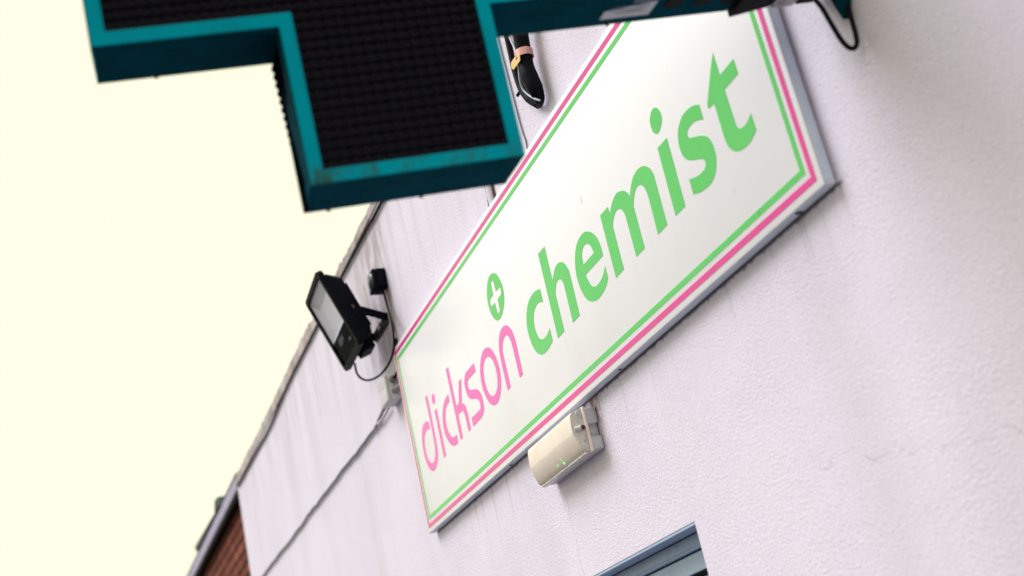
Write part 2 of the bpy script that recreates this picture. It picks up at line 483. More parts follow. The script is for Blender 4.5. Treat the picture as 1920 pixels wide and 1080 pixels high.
# window: frame with trim, sash, gasket and pane
bm = bmesh.new()
fo = [(WX0 + .001, WV0 + .001), (WX1 - .001, WV0 + .001), (WX1 - .001, WV1 - .007), (WX0 + .001, WV1 - .007)]
fi = [(WX0 + .05, WV0 + .05), (WX0 + .05, WV1 - .037), (WX1 - .05, WV1 - .037), (WX1 - .05, WV0 + .05)]
slab(bm, [fo, fi], lambda a, b: W(a, b, -.12), lambda a, b: W(a, b, -.056))
win = finish('window', bm, M['upvc'], shop)
bm = bmesh.new()
wbox(bm, WX0 + .002, WX1 - .002, WV1 - .006, WV1 - .0005, -.05, -.0012)
finish('soffit_trim', bm, M['upvc'], win)
bm = bmesh.new()
tube(bm, [W(WX0 + .05, WV1 - .034, -.054), W(WX1 - .004, WV1 - .034, -.054)], .0045, 8, 0)
finish('bead', bm, M['upvc'], win)
bm = bmesh.new()
wbox(bm, WX0 + .052, WX1 - .004, WV1 - .080, WV1 - .040, -.10, -.062, .003)
finish('sash_rail', bm, M['upvc'], win)
bm = bmesh.new()
wbox(bm, WX0 + .052, WX1 - .004, WV1 - .0885, WV1 - .0815, -.095, -.060, .002)
finish('gasket', bm, M['gasket'], win)
bm = bmesh.new()
wbox(bm, WX0 + .052, WX1 - .004, WV0 + .052, WV1 - .0895, -.092, -.074)
finish('pane', bm, M['windowglass'], win)
bm = bmesh.new()
wbox(bm, WX0 - .03, WX1 + .03, WV0 - .05, WV0, -.02, .05, .004)
finish('sill', bm, M['upvc'], win)

# ------------------------------------------------------------------ brick house next door
bh = thing('brick_house', 'red brick house with a lilac grey fascia next to the white rendered wall', 'house', W(-9, -Z0, -.07))
bm = bmesh.new(); wbox(bm, -16, UL - .003, -Z0, 1.12, -6, -.055)
finish('wall', bm, M['brick'], bh)
bm = bmesh.new(); wbox(bm, -16, UL - .003, 1.104, 1.176, -.05, .004, .003)
finish('fascia', bm, M['fascia'], bh)
bm = bmesh.new(); wbox(bm, -16, UL - .003, 1.078, 1.1035, -.054, -.003)  # black strip painted in for the shade line beneath the fascia
finish('soffit_shade', bm, M['gasket'], bh)
bm = bmesh.new()
x0, x1 = -16, UL - .003
quadbox(bm, [W(x0, 1.182, .004), W(x1, 1.182, .004), W(x1, 2.9, -3), W(x0, 2.9, -3),
             W(x0, 1.192, .004), W(x1, 1.192, .004), W(x1, 2.95, -3), W(x0, 2.95, -3)])
rf = finish('roof', bm, M['slate'], bh)
bm = bmesh.new()
quadbox(bm, [W(-5.9, 1.196, .012), W(-4.75, 1.196, .012), W(-4.75, 1.30, -.2), W(-5.9, 1.30, -.2),
             W(-5.95, 1.245, .014), W(-4.75, 1.200, .014), W(-4.75, 1.31, -.2), W(-5.95, 1.36, -.2)], .002)
finish('flashing', bm, M['slate'], rf)
bm = bmesh.new()
quadbox(bm, [W(-4.70, 1.180, .018), W(-4.42, 1.180, .018), W(-4.42, 1.180, -.05), W(-4.70, 1.180, -.05),
             W(-4.60, 1.262, .018), W(-4.47, 1.252, .018), W(-4.47, 1.252, -.05), W(-4.60, 1.262, -.05)], .014, 3)
finish('ridge_nib', bm, M['slate'], rf)

# ------------------------------------------------------------------ the shop sign
SW, SH, ST = 2.44, .616, .027
sign = thing('shop_sign', 'large white shop sign lettered in pink and green inside double border stripes', 'sign', W(SW / 2, SH / 2, 0))
FW = ST                                            # distance of the sign's face from the wall
bm = bmesh.new()
wbox(bm, 0, SW, 0, SH, .004, FW, .0035, 2)
bm.normal_update()
for f in bm.faces: f.material_index = 0 if abs(f.normal.y) > .5 else 1
finish('panel', bm, [M['sign'], M['tray']], sign, smooth=True, angle=40)

def rect(i, j=None):
    j = i if j is None else j
    return [(i, j), (SW - i, j), (SW - i, SH - j), (i, SH - j)]
def stripe(a, b, m, lab):
    bm = bmesh.new()
    slab(bm, [rect(a), rect(b)[::-1]], lambda x, y: W(x, y, FW - .0002), lambda x, y: W(x, y, FW + .0006))
    o = finish('border_stripe', bm, m, sign); o['label'] = lab
stripe(.0140, .0264, M['pink'], 'outer pink border stripe')
stripe(.0370, .0486, M['green'], 'inner green border stripe')

LETTERS = [
  ('d', 'p', ["243.8,372.1c 268,373.6c 269.6,342.1 268.2,305.5 266.8,269.1 264.4,224.8 257.9,195.8 240.3,172.9 214.9,160.3 190.6,156.3 171.3,159 147.9,170.8 130.5,190.7 119.6,219.6 119.7,248.5 129,273.3 143.7,292.2 162.8,305.2 189,308.7 212.5,306.3 228.6,299c 227.8,286.7 225.5,274c 215.7,279.6 198.7,283 178.9,281.5 159,273.1 147.2,259.3 141.6,240.7 142.4,220.4 152.2,200.4 166.5,187.9 181.1,181.5 198.8,179.4 215.2,184.1 230.2,195.4 239.1,209.7 243.6,225.3 244.8,247.5 246.9,278 247.3,306.4 245.1,338.5"]),
  ('i', 'p', ["309.4,309.5c 332.8,309.9c 330.7,163.4c 307.6,162.3c", "327,358.4 336.4,350.1 336.2,338.9 326.7,329.3 316.2,327.9 308.2,333.9 305.8,344.6 311.1,354.3 319.7,358.5"]),
  ('c', 'p', ["466.3,310c 465.6,287c 442.6,287.7 420.7,282.3 405,270.8 394.8,254.8 392.7,236.2 397.9,216.8 412.5,199.6 427.5,191.1 447.2,187.7 467.2,187.6c 465,164.4c 447.7,162.8 421.3,165.9 396.2,177.9 376.3,197.3 363.7,220.3 362.6,245.4 373.9,269.6 394.1,290.9 416.4,303 440.8,308.8"]),
  ('k', 'p', ["491.4,377.9c 515.5,378c 516.4,256.8c 534.8,257.7 546.9,264.2 579.1,311.4c 605.3,310.7c 571.1,256.3 564.1,249.7c 579.3,245.4 591.8,234.9 597.6,215.5 598.2,189.1 597.5,163.9c 574.4,163.6c 573.7,196.7 571.2,216.6 564.9,225.9 555.6,230 537.8,230.9 516,231c 515,164.2c 491.8,163.5c"]),
  ('s', 'p', ["733.4,311.9c 734.2,288c 666.1,288.1 653.6,286 647.6,277.8 650.4,266.7 661.3,258.7 683.8,252 707.7,245.2 727.9,233.6 739.4,217 741.4,198 735.9,180 723.1,170 706.6,165.4 687,164.4 622.1,163.9c 621.9,189c 694.4,187.6 708.6,190.2 714.4,198.2 713.3,207.1 705.5,215.9 691.4,222.8 667.3,229.6 647.9,236.5 631.7,248.2 624.3,265.2 622.6,283.3 628.1,296.2 642.4,307.4 658.9,311.9 679,312.2"]),
  ('o', 'p', ["862.3,310.7 884.5,298.8 899.8,281.2 910.5,257.5 913.7,229.2 906.2,202.3 887.5,179.3 864,164.9 840.9,160.1 813.6,164.2 789.5,178 772.5,199.9 760.4,229.2 761.9,256.8 774.3,283.1 794.4,301.6 819.4,312.9 839.2,315.1", "854.3,287.1 872.2,276.2 884.2,259.4 888.7,238 884.1,217.3 874,201 857.7,189.2 839.2,185.4 819.2,188.8 801.5,200.4 790.5,219.1 787.1,243 793.1,266.3 806.8,281.8 824.8,289.4 840.1,290.2"]),
  ('n', 'p', ["938,164.1c 963.6,165.4c 963.2,244.7 963.7,260.4 970.1,272.8 981.4,283.3 998.5,289.1 1014.3,288 1025.8,280 1033.3,267.6 1036.7,248.3 1038.2,164.6c 1063.5,165c 1065.4,242.5 1063,264.9 1055.6,285.7 1041.3,302 1025.3,311.1 1001.8,315.2 977.8,311.6 958.2,299.3 945.1,282 939.2,259.5 937.6,235.5"]),
  ('emblem', 'g', ["1024.1,456.9 1041.2,445.9 1054.3,426.7 1061.3,406.4 1060.4,387.1 1051.8,368.6 1034.3,353.5 1014.7,344.1 992.9,340.4 974.5,343.8 957,355.6 943.1,374.8 937.6,397.2 940.3,418.8 949.9,437.7 965,453 983.9,461.5 1005.9,462.2", "1002.8,444.7 1007.4,439 1010.1,411.1c 1031.2,410.3 1041.4,408.5 1045.8,401.8 1042.1,393.4 1035.8,389.9 1009.7,389.9c 1008.2,364 1003.4,357.2 993.1,356.9 988.3,363.2 987.2,389c 965.7,389.7 957.3,391.3 953.1,399.8 954.8,406.6 962.6,409.8 987.3,411c 987.8,435.9 991.4,443.2"]),
  ('c2', 'g', ["1288,302.5c 1287.9,269.2c 1273.2,275.1 1252.2,278.1 1229.2,273.5 1214.6,263 1205.6,248.1 1204.1,230.2 1210.1,211.8 1221.8,200.1 1237.3,194.1 1256.1,193.3 1274.3,196.6 1289.5,202.1c 1289.9,170.2c 1268.8,165 1241,161.7 1222.1,162.3 1202.6,167.3 1181.6,180 1167.7,198.8 1159.6,221.5 1157.4,248 1164.9,270.9 1181.7,290.1 1197,300.3 1219.1,307.7 1244.4,310.1 1266.2,308.1"]),
  ('h', 'g', ["1325.5,376.9c 1370.9,376.3c 1369.7,288.3c 1383.6,299.8 1402.3,309.2 1420.5,311.1 1440.4,305.9 1455.9,294.5 1465.4,279.4 1469,263.3 1466.8,164.3c 1423.4,163.9c 1424.8,243.1 1424.7,257.7 1419.2,269.3 1410.3,276 1398.3,278.2 1386.1,275.1 1374.7,266.3 1367.5,255.6c 1367.2,165c 1323.1,163.6c"]),
  ('e', 'g', ["1609.7,304.3 1632.2,289.1 1647.2,266.4 1651.5,242.9 1650.1,228.7c 1546.7,228.9c 1551.8,213.2 1560.6,198.4 1572.3,190 1589.9,186.2 1616.9,189.6 1637.3,198.5 1648.3,206.5c 1647.4,179.8c 1632.9,169.3 1608.7,162 1577.3,159.2 1544,166.9 1521.1,182.1 1506.7,208 1500.6,238.9 1507.4,268.5 1522.1,290.6 1542.9,305.8 1570,311.7 1590.5,311.2", "1548.3,251.9c 1550.7,269.8 1560.6,281.6 1577.2,286.2 1593.9,281.9 1605.4,271.5 1610.6,259.2 1612.2,252.6c"]),
  ('m', 'g', ["1684.8,306.6c 1727.6,306.5c 1729.6,288.8c 1743.4,299.9 1762.2,308.5 1783.7,311.5 1807.9,304.1 1823.2,293.3 1832.4,279.3c 1843.6,291 1860.9,303.6 1883,309.5 1903.4,308.2 1919.6,302.7 1936.2,289.9 1944.4,275.3 1946.2,255.1 1944.6,163c 1900.8,162.4c 1903.2,232.8 1901.9,254.1 1896.3,268.6 1886.8,277.3 1872.5,281.4 1858.9,278.2 1846.1,268.6 1835.7,255.2c 1835.3,163.5c 1792,163.1c 1793.1,241.2 1791.2,258 1786,269.9 1776.9,277.8 1762.3,281.3 1748.2,278.6 1735.9,270.8 1727.6,261.1c 1726.7,164.2c 1683.1,163.3c"]),
  ('i2', 'g', ["1987.3,305.8c 2030.3,304.9c 2027.1,162.9c 1983.9,163.1c", "2021.7,374.9 2031.3,364 2033.5,350.7 2028.6,340.1 2017.1,331.9 2004.9,329.2 1995.6,332.4 1987.6,341.4 1985.3,354.8 1988.4,366.6 1998.5,375.9 2010.8,378.4"]),
  ('s2', 'g', ["2168.7,296.9c 2168.3,266.6c 2152.3,274.3 2134.6,279.6 2116.1,279.7 2104.6,275.8 2102.6,269.1 2106.2,263.6 2120.6,256.8 2137.5,250.1 2153.3,242 2165.4,232.4 2172.2,218.7 2174.3,201.5 2170.8,184.9 2159.5,168.7 2143.9,159.5 2124.1,156 2102.3,158.2 2083.8,161.9 2065.5,168.4c 2065.8,199.4c 2086.6,192.4 2105.5,189 2123.4,188.6 2132.5,192.6 2134.8,198.9 2132,205.3 2123.9,210.6 2111.4,215.9 2094.9,223.3 2078.9,232.2 2069.4,243.3 2065.1,258.5 2066,276.1 2074,292.6 2087.3,303.4 2105.2,310.3 2127.1,310.7 2150.5,305.6"]),
  ('t', 'g', ["2256.8,350.2c 2257.7,304.4c 2310.1,305c 2310.5,275.5c 2258.3,275c 2259.8,216.7 2259.7,206.1 2263,197.9 2268.5,193.4 2278.8,190.3 2293.5,191.5 2311.8,198.9c 2312,167.3c 2301.8,162 2283.4,157.5 2263.5,157.8 2249,160.7 2237.4,165.4 2227.4,172.9 2219.6,184.5 2215.8,199.3 2215.1,215.8 2215.6,272c 2193.7,274.2c 2193.7,282.4c 2229.8,322.9"]),
]

for nm, colr, loops in LETTERS:
    polys = []
    for l in loops:
        pts = []
        for tok in l.split():
            c = tok.endswith('c'); a, b = tok.rstrip('c').split(',')
            pts.append((float(a) / 1000, float(b) / 1000, c))
        n = len(pts); out = []
        for i in range(n):
            p1, p2 = pts[i], pts[(i + 1) % n]
            p0 = p1 if p1[2] else pts[i - 1]
            p3 = p2 if p2[2] else pts[(i + 2) % n]
            if p1[2] and p2[2]:
                out.append(p1[:2]); continue
            for k in range(5):
                t = k / 5
                out.append(tuple(.5 * (2 * p1[d] + (p2[d] - p0[d]) * t + (2 * p0[d] - 5 * p1[d] + 4 * p2[d] - p3[d]) * t * t
                                       + (3 * p1[d] - p0[d] - 3 * p2[d] + p3[d]) * t ** 3) for d in (0, 1)))
        polys.append(out)
    # a dot (on the i) is a separate island, not a hole
    groups = [[polys[0]]]
    for q in polys[1:]:
        if nm in ('i', 'i2'): groups.append([q])
        else: groups[0].append(q)
    bm = bmesh.new()
    for gl in groups:
        slab(bm, gl, lambda x, y: W(x, y, FW - .0002), lambda x, y: W(x, y, FW + .0006))
    o = finish('emblem' if nm == 'emblem' else 'letter', bm, M['pink_soft'] if colr == 'p' else M['green'], sign)
# fixing screws in the underside of the tray and the sign's lower lip
for u, r in ((.075, .004), (.807, .006), (1.567, .0055), (2.337, .008)):
    bm = bmesh.new()
    disc(bm, W(u, .0006, .0135), (0, 0, -1), r, .002, 10, r * .7)
    finish('screw', bm, M['screw'], sign)

# ------------------------------------------------------------------ the green pharmacy cross
def wall_vec(t): return Vector((t[0], -t[2], t[1]))
MC = [[0.985493, 0.125061, -0.11473], [-0.129753, 0.990951, -0.034351], [0.109396, 0.048739, 0.992803]]
ax = [wall_vec([MC[r][c] for r in range(3)]) for c in range(3)]      # u', v', n' in world axes
crossrot = Matrix((ax[2], ax[0], ax[1])).transposed()
cross = thing('pharmacy_cross', 'teal green illuminated pharmacy cross with unlit black LED screen jutting out from wall', 'cross sign',
              W(2.64, .30, .125), rot=crossrot.to_euler())
CA0, CA1, CB0, CB1 = .4515, .7404, -.0455, .2435      # the arms' edges
CL, CR, CBT, CTP = .977, .2145, -.266, .464           # the four ends
TH = .118
def cross_loop(i, r=None):
    r = CR if r is None else r
    return [(CA1 - i, CB0 + i), (CA1 - i, CBT + i), (CA0 + i, CBT + i), (CA0 + i, CB0 + i), (r + i, CB0 + i), (r + i, CB1 - i),
            (CA0 + i, CB1 - i), (CA0 + i, CTP - i), (CA1 - i, CTP - i), (CA1 - i, CB1 - i), (CL - i, CB1 - i), (CL - i, CB0 + i)]
RIM = .0200
bm = bmesh.new()
# sides of the housing, with the wall-side arm running on as the mounting box
outl = cross_loop(0, .045)
inn = cross_loop(RIM)
slab(bm, [outl, inn[::-1]], lambda a, b: Vector((a, -.012, b)), lambda a, b: Vector((a, 0, b)))
n = len(outl)
for i in range(n):
    a, b = outl[i], outl[(i + 1) % n]
    ta, tb = (.009 if abs(p[0] - CA1) < 1e-4 and abs(p[1] - CBT) < 1e-4 else 0 for p in (a, b))          # the casing narrows slightly towards its back
    bm.faces.new([bm.verts.new(Vector(p)) for p in ((a[0], -.012, a[1]), (b[0], -.012, b[1]), (b[0] - tb, -TH, b[1]), (a[0] - ta, -TH, a[1]))])
bmesh.ops.remove_doubles(bm, verts=bm.verts, dist=1e-5)
es = [e for e in bm.edges if len(e.link_faces) == 2 and abs(e.link_faces[0].normal.dot(e.link_faces[1].normal)) < .5]
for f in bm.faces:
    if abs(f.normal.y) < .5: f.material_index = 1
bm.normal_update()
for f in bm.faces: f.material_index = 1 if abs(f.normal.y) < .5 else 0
housing = finish('housing', bm, [M['teal'], M['teal_shaded']], cross)
bv = housing.modifiers.new('soft_edges', 'BEVEL'); bv.width = .0022; bv.segments = 2; bv.limit_method = 'ANGLE'

def screen(name, yb, sgn, inset):
    bm = bmesh.new()
    L = cross_loop(inset)
    slab(bm, [L], lambda a, b: Vector((a, yb - sgn * .004, b)), lambda a, b: Vector((a, yb, b)))
    pa, pb = .0155, .0140
    def inside(a, b, m=.003):
        i = inset + m
        return ((CR + i < a < CL - i and CB0 + i < b < CB1 - i) or (CA0 + i < a < CA1 - i and CBT + i < b < CTP - i))
    rows = int((CTP - CBT) / pb) + 1
    cols = int((CL - CR) / pa) + 1
    for r in range(rows):
        b = CBT + inset + .009 + r * pb
        run = []
        spans = []
        for s in range(cols * 6 + 8):
            a = CR + inset + .001 + s * pa / 6
            if inside(a, b, .0005): run.append((a, s))
            elif run: spans.append(run); run = []
        if run: spans.append(run)
        for sp in spans:                               # scalloped louvre above each row of lamps
            prev = None
            for a, s in sp:
                ph = (s % 6) / 6 * 2 * math.pi
                pr = .0052 + .0018 * (0.5 - 0.5 * math.cos(ph))
                dz = .0012 * math.cos(ph)
                cur = [bm.verts.new(Vector((a, yb + sgn * d, b + e + dz))) for d, e in ((0, .0062), (pr, .0045), (pr, .0030), (0, .0030))]
                if prev:
                    for k in range(3): bm.faces.new((prev[k], prev[k + 1], cur[k + 1], cur[k]))
                prev = cur
    o = finish(name, bm, M['louver'], cross)
    bm = bmesh.new()
    for r in range(rows):
        b = CBT + inset + .009 + r * pb
        for c in range(cols):
            a = CR + inset + .001 + (c + .5) * pa
            if inside(a, b): dome(bm, (a, yb, b - .0025), (0, sgn, 0), .0036, .0042, 8, 3)
    finish('led_lamps', bm, M['led'], o, smooth=True)
    return o
scr = screen('led_screen', -.005, 1, RIM)
scr2 = screen('led_screen', -TH, -1, .0); scr2['label'] = 'rear LED screen facing away'
# the rear screen's black edge strip down the outer side of the lower arm, scalloped by its louvre ends
bm = bmesh.new()
rows_e = []
for s in range(0, 15 * 8 + 1):
    bb = CBT + .034 + (CB0 - CBT - .036) * s / 120
    ph = (s % 8) / 8
    tp = .009 * (CB0 - bb) / (CB0 - CBT)
    bump_ = .0045 * math.sin(math.pi * ph)
    rows_e.append([bm.verts.new(Vector(p)) for p in ((CA1 - .012, -.045, bb), (CA1 + .0008 - tp * .3, -.045, bb), (CA1 - tp + .0012 + bump_ * .9, -TH - .003, bb), (CA1 - .014, -TH - .005, bb))])
for p_, c_ in zip(rows_e, rows_e[1:]):
    for k in range(4): bm.faces.new((p_[k], p_[(k + 1) % 4], c_[(k + 1) % 4], c_[k]))
bm.faces.new(rows_e[0]); bm.faces.new(rows_e[-1][::-1])
finish('rear_edge_strip', bm, M['edge'], scr2)
# underside details: rating label, vents, small screws
UB = CB0
def under(a0, a1, y0, y1, h=.0006):
    return [Vector((a0, y0, UB - h)), Vector((a1, y0, UB - h)), Vector((a1, y1, UB - h)), Vector((a0, y1, UB - h)),
            Vector((a0, y0, UB + h)), Vector((a1, y0, UB + h)), Vector((a1, y1, UB + h)), Vector((a0, y1, UB + h))]
bm = bmesh.new(); quadbox(bm, under(.184, .262, -.096, -.030))
lab = finish('rating_label', bm, M['labelmat'], cross)
def print_on_label(a, y, w, h, nm='print_line'):
    bm = bmesh.new(); quadbox(bm, under(a, a + w, y, y + h, .0010)); return finish(nm, bm, M['labelprint'], lab)
me = text_mesh('CE', .020)
ce = link('certification_mark', me, M['labelprint'], lab)
ce.matrix_local = Matrix.Translation((.2555, -.056, UB - .0011)) @ Matrix.Rotation(math.pi, 4, 'Z') @ Matrix.Rotation(math.pi, 4, 'Y') @ Matrix.Rotation(math.pi, 4, 'Y')
ce.scale = (1, 1, 1)
for a, y, w, h in ((.196, -.048, .028, .008), (.194, -.062, .022, .003), (.198, -.072, .034, .0025), (.2, -.080, .042, .0025)):
    print_on_label(a, y, w, h)
for a, y in ((.153, -.071), (.102, -.074), (.056, -.080)):
    bm = bmesh.new()
    disc(bm, (a, y + .004, UB - .0008), (0, 0, 1), .0165, .0016, 20)
    vent = finish('vent', bm, M['gasket'], cross)
for a, y, b in ((.707, -.112, CBT), (.577, -.112, CBT), (.40, -.112, CB0), (.90, -.112, CB0), (.245, -.112, CB0)):
    bm = bmesh.new(); disc(bm, (a, y, b), (0, 0, -1), .0038, .004, 10, .0025)
    finish('screw', bm, M['screw'], cross)
# bracket between the mounting box and the wall
bm = bmesh.new(); quadbox(bm, [Vector(p) for p in ((.044, -.122, -.056), (-.026, -.122, -.046), (-.026, -.03, -.046), (.044, -.03, -.052),
                                                  (.044, -.122, .02), (-.026, -.122, .02), (-.026, -.03, .02), (.044, -.03, .02))], .002)
br = finish('bracket', bm, M['gasket'], cross)
bm = bmesh.new(); box(bm, (-.066, -.12, -.050), (-.027, -.02, .05), .002)
finish('bracket_plate', bm, M['galv'], br)
bm = bmesh.new(); box(bm, (-.100, -.115, -.051), (-.067, -.01, .06), .004)
finish('bracket_flange', bm, M['gasket'], br)
bm = bmesh.new()
pl = [(.26, .215), (.26, .40), (-.035, .46), (-.035, .05), (-.012, -.016), (.035, .05), (.06, .12)]
prof = [(-.030, .40), (.075, .40), (.075, .06), (.050, .0), (.020, -.060), (-.010, -.100), (-.019, -.070), (-.030, -.02)]
slab(bm, [prof], lambda a, b: W(2.598 + a, .302 + b, .0005), lambda a, b: W(2.598 + a, .302 + b, .014))
wp = finish('wall_plate', bm, M['teal_shaded'], None)
wp.parent = cross; wp.matrix_parent_inverse = (Matrix.Translation(cross.location) @ cross.rotation_euler.to_matrix().to_4x4()).inverted()
bm = bmesh.new(); box(bm, (-.098, -.10, -.02), (-.104, -.02, .24))
for a in (-.115,):
    disc(bm, (a, -.05, .0), (1, 0, 0), .02, .02, 12)
finish('flange_bolt', bm, M['gasket'], br)

# ------------------------------------------------------------------ black cable looping at the cross's bracket
def cable(name, label, pts, r, m, seg=8, n=6, cat='cable'):
    bm = bmesh.new(); tube(bm, pts, r, seg, n)
    o = finish(name, bm, m, None, smooth=True)
    return tag(o, label, cat)
cable('cable', 'black cable hanging in a loop beneath the bracket of the teal cross',
      [W(2.60, v, w + .025) for v, w in ((.330, .07), (.262, .050), (.228, .035), (.215, .029), (.191, .023), (.161, .015), (.148, .008), (.1435, .000), (.149, -.009), (.165, -.014), (.198, -.0165), (.24, -.0175), (.33, -.0175))],
      .0039, M['blackrubber'])

# ------------------------------------------------------------------ bulkhead emergency light
em = thing('bulkhead_light', 'yellowed emergency bulkhead light with green indicator glow below the sign', 'wall light', W(1.21, -.07, 0))
E0, E1 = 1.050, 1.374
bm = bmesh.new()
wbox(bm, E0, E1, -.059, -.022, .001, .029, .004)
wbox(bm, E0, E1, -.118, -.088, .001, .029, .004)
wbox(bm, E0 + .012, E1 - .011, -.091, -.055, .002, .0285, .002)
finish('base', bm, M['greyplastic'], em, smooth=True, angle=40)
bm = bmesh.new(); disc(bm, W(E1 - .0112, -.073, .015), (1, 0, 0), .0085, .0012, 20)
finish('knockout', bm, M['greyplastic'], em)
bm = bmesh.new()
wbox(bm, E0 - .004, E1 + .004, -.1215, -.0185, .0295, .0365, .0025)
finish('gasket_lip', bm, M['diffuser'], em, smooth=True, angle=40)
prof = [(-.0205, .037), (-.0225, .050), (-.026, .0570), (-.033, .0612), (-.050, .0632), (-.071, .0636), (-.0745, .0632), (-.096, .0565), (-.108, .051), (-.1135, .0475), (-.1165, .0435), (-.1195, .037)]
bm = bmesh.new()
ends = []
for e, s in ((E0, 1), (E1, -1)):
    ends.append([bm.verts.new(W(e + s * (.002 + .012 * ((w - .037) / .0266) ** 1.4), v, w)) for v, w in prof])
for k in range(len(prof) - 1):
    bm.faces.new((ends[0][k], ends[0][k + 1], ends[1][k + 1], ends[1][k]))
f = bm.faces.new(ends[0][::-1]); f.material_index = 0
f = bm.faces.new(ends[1]); f.material_index = 1
finish('diffuser', bm, [M['diffuser'], M['clearplastic']], em, smooth=True, angle=24)
bm = bmesh.new()
tube(bm, [W(E1 - .009, -.0655, .058), W(E1 - .0005, -.0655, .0455)], .0062, 10, 0)
cl = finish('clip', bm, M['clearplastic'], em, smooth=True, angle=40)
bm = bmesh.new(); disc(bm, W(E1 - .001, -.0655, .0425), (1, 0, 0), .0052, .003, 12)
finish('clip_screw', bm, M['rustchip'], cl)
for v0, v1, w0, w1 in ((-.034, -.026, .045, .056), (-.097, -.083, .041, .052), (-.1125, -.106, .040, .046)):
    bm = bmesh.new(); wbox(bm, E1 - .0085, E1 - .0015, v0, v1, w0 - .002, w1 - .006, .001)
    finish('inner_bracket', bm, M['greyplastic'], em)
bm = bmesh.new(); wbox(bm, E0 + .01, E1 - .012, -.1225, -.1185, .030, .0445, .001)
finish('drip_strip', bm, M['clearplastic'], em)
rl = random.Random(3)
for u, v, s in ((1.2405, -.1105, .0034), (1.2372, -.1105, .0018), (1.2060, -.1075, .0020), (1.2075, -.1045, .0013), (1.2395, -.1035, .0014), (1.2375, -.0990, .0015), (1.2360, -.0945, .0013), (1.2340, -.0900, .0011)):
    # the diffuser's slope at this height
    for (va, wa), (vb, wb) in zip(prof, prof[1:]):
        if vb <= v <= va:
            w = wa + (wb - wa) * (v - va) / (vb - va)
    bm = bmesh.new(); dome(bm, W(u, v, w - .0003), W(0, -.4, 1) - W(0, 0, 0), s, s * .4, 8, 2)
    finish('indicator', bm, M['greenled'], em, smooth=True)

# ------------------------------------------------------------------ floodlight
FN = Vector((math.sin(-.044), -math.sin(.35), math.cos(.35))).normalized()      # wall coords: u, v, n
fnw = wall_vec(FN); fu = Vector((math.cos(-.044), math.sin(-.044), 0)).normalized()
fv = fnw.cross(fu) * 1.0
fv.normalize(); fu = fv.cross(fnw).normalized()
frot = Matrix((fu, -fnw, fv)).transposed()
FC = W(-.160, .791, .148 + .025)
fl = thing('floodlight', 'black square LED floodlight tilted on a bracket beside the left end of the sign', 'floodlight', FC, rot=frot.to_euler())
HW, HH = .1465, .1445
bm = bmesh.new()
def chamf(hw, hh, c):
    return [(-hw + c, -hh), (hw - c, -hh), (hw, -hh + c), (hw, hh - c), (hw - c, hh), (-hw + c, hh), (-hw, hh - c), (-hw, -hh + c)]
slab(bm, [chamf(HW, HH, .012), chamf(HW - .017, HH - .017, .006)[::-1]], lambda x, z: Vector((x, .020, z)), lambda x, z: Vector((x, 0, z)))
bez = finish('bezel', bm, M['black'], fl)
bm = bmesh.new()
lo = chamf(HW - .012, HH - .012, .012); hi_ = chamf(.105, .112, .02)
A = [bm.verts.new((x, .0205, z)) for x, z in lo]
A2 = [bm.verts.new((x * .97, .035, z * .97)) for x, z in lo]
B = [bm.verts.new((x, .080, z)) for x, z in hi_]
for P, Q in ((A, A2), (A2, B)):
    for k in range(8): bm.faces.new((P[k], P[(k + 1) % 8], Q[(k + 1) % 8], Q[k]))
bm.faces.new(A[::-1]); bm.faces.new(B)
body = finish('housing', bm, M['black'], fl)
for k in range(9):
    bm = bmesh.new(); x = -.072 + k * .018
    box(bm, (x - .002, .0805, -.085), (x + .002, .097, .085), .001)
    finish('cooling_fin', bm, M['black'], body)
bm = bmesh.new(); box(bm, (-.045, .036, -.150), (.045, .082, -.115), .004)
finish('driver_box', bm, M['black'], body)
# reflector: a shallow tray of bright aluminium behind the glass
gx, gz0, gz1 = HW - .018, HH - .018, -.040
bm = bmesh.new()
o_ = [(-gx, gz1), (gx, gz1), (gx, gz0), (-gx, gz0)]
i_ = [(-gx + .030, gz1 + .014), (gx - .030, gz1 + .014), (gx - .030, gz0 - .040), (-gx + .030, gz0 - .040)]
A = [bm.verts.new((x, .008, z)) for x, z in o_]; B = [bm.verts.new((x, .0195, z)) for x, z in i_]
for k in range(4): bm.faces.new((A[k], A[(k + 1) % 4], B[(k + 1) % 4], B[k]))
bm.faces.new(B)
refl = finish('reflector', bm, M['silver'], fl)
bm = bmesh.new(); box(bm, (gx - .060, .0165, gz1 + .020), (gx - .036, .0190, gz0 - .050), .0005)
finish('led_board', bm, M['diffuser'], refl)
bm = bmesh.new(); box(bm, (-gx, .0070, -gz0), (gx, .0190, gz1 - .001))
finish('printed_band', bm, M['glassband'], fl)
bm = bmesh.new(); box(bm, (-gx, .0045, -gz0), (gx, .0062, gz0))
glass = finish('glass', bm, M['glass'], fl)
def ftext(t, size, x, z):
    o = link('print', text_mesh(t, size), M['print'], fl)
    o.matrix_local = Matrix.Translation((x, .0040, z)) @ Matrix.Rotation(math.pi / 2, 4, 'X')
ftext('100W', .034, -.062, -.078)
ftext('IP66', .016, .066, -.102)
for s in (1, -1):
    bm = bmesh.new(); disc(bm, (s * .113, .054, -.012), (s, 0, 0), .009, .006, 10)
    finish('bolt', bm, M['rustchip'], fl)
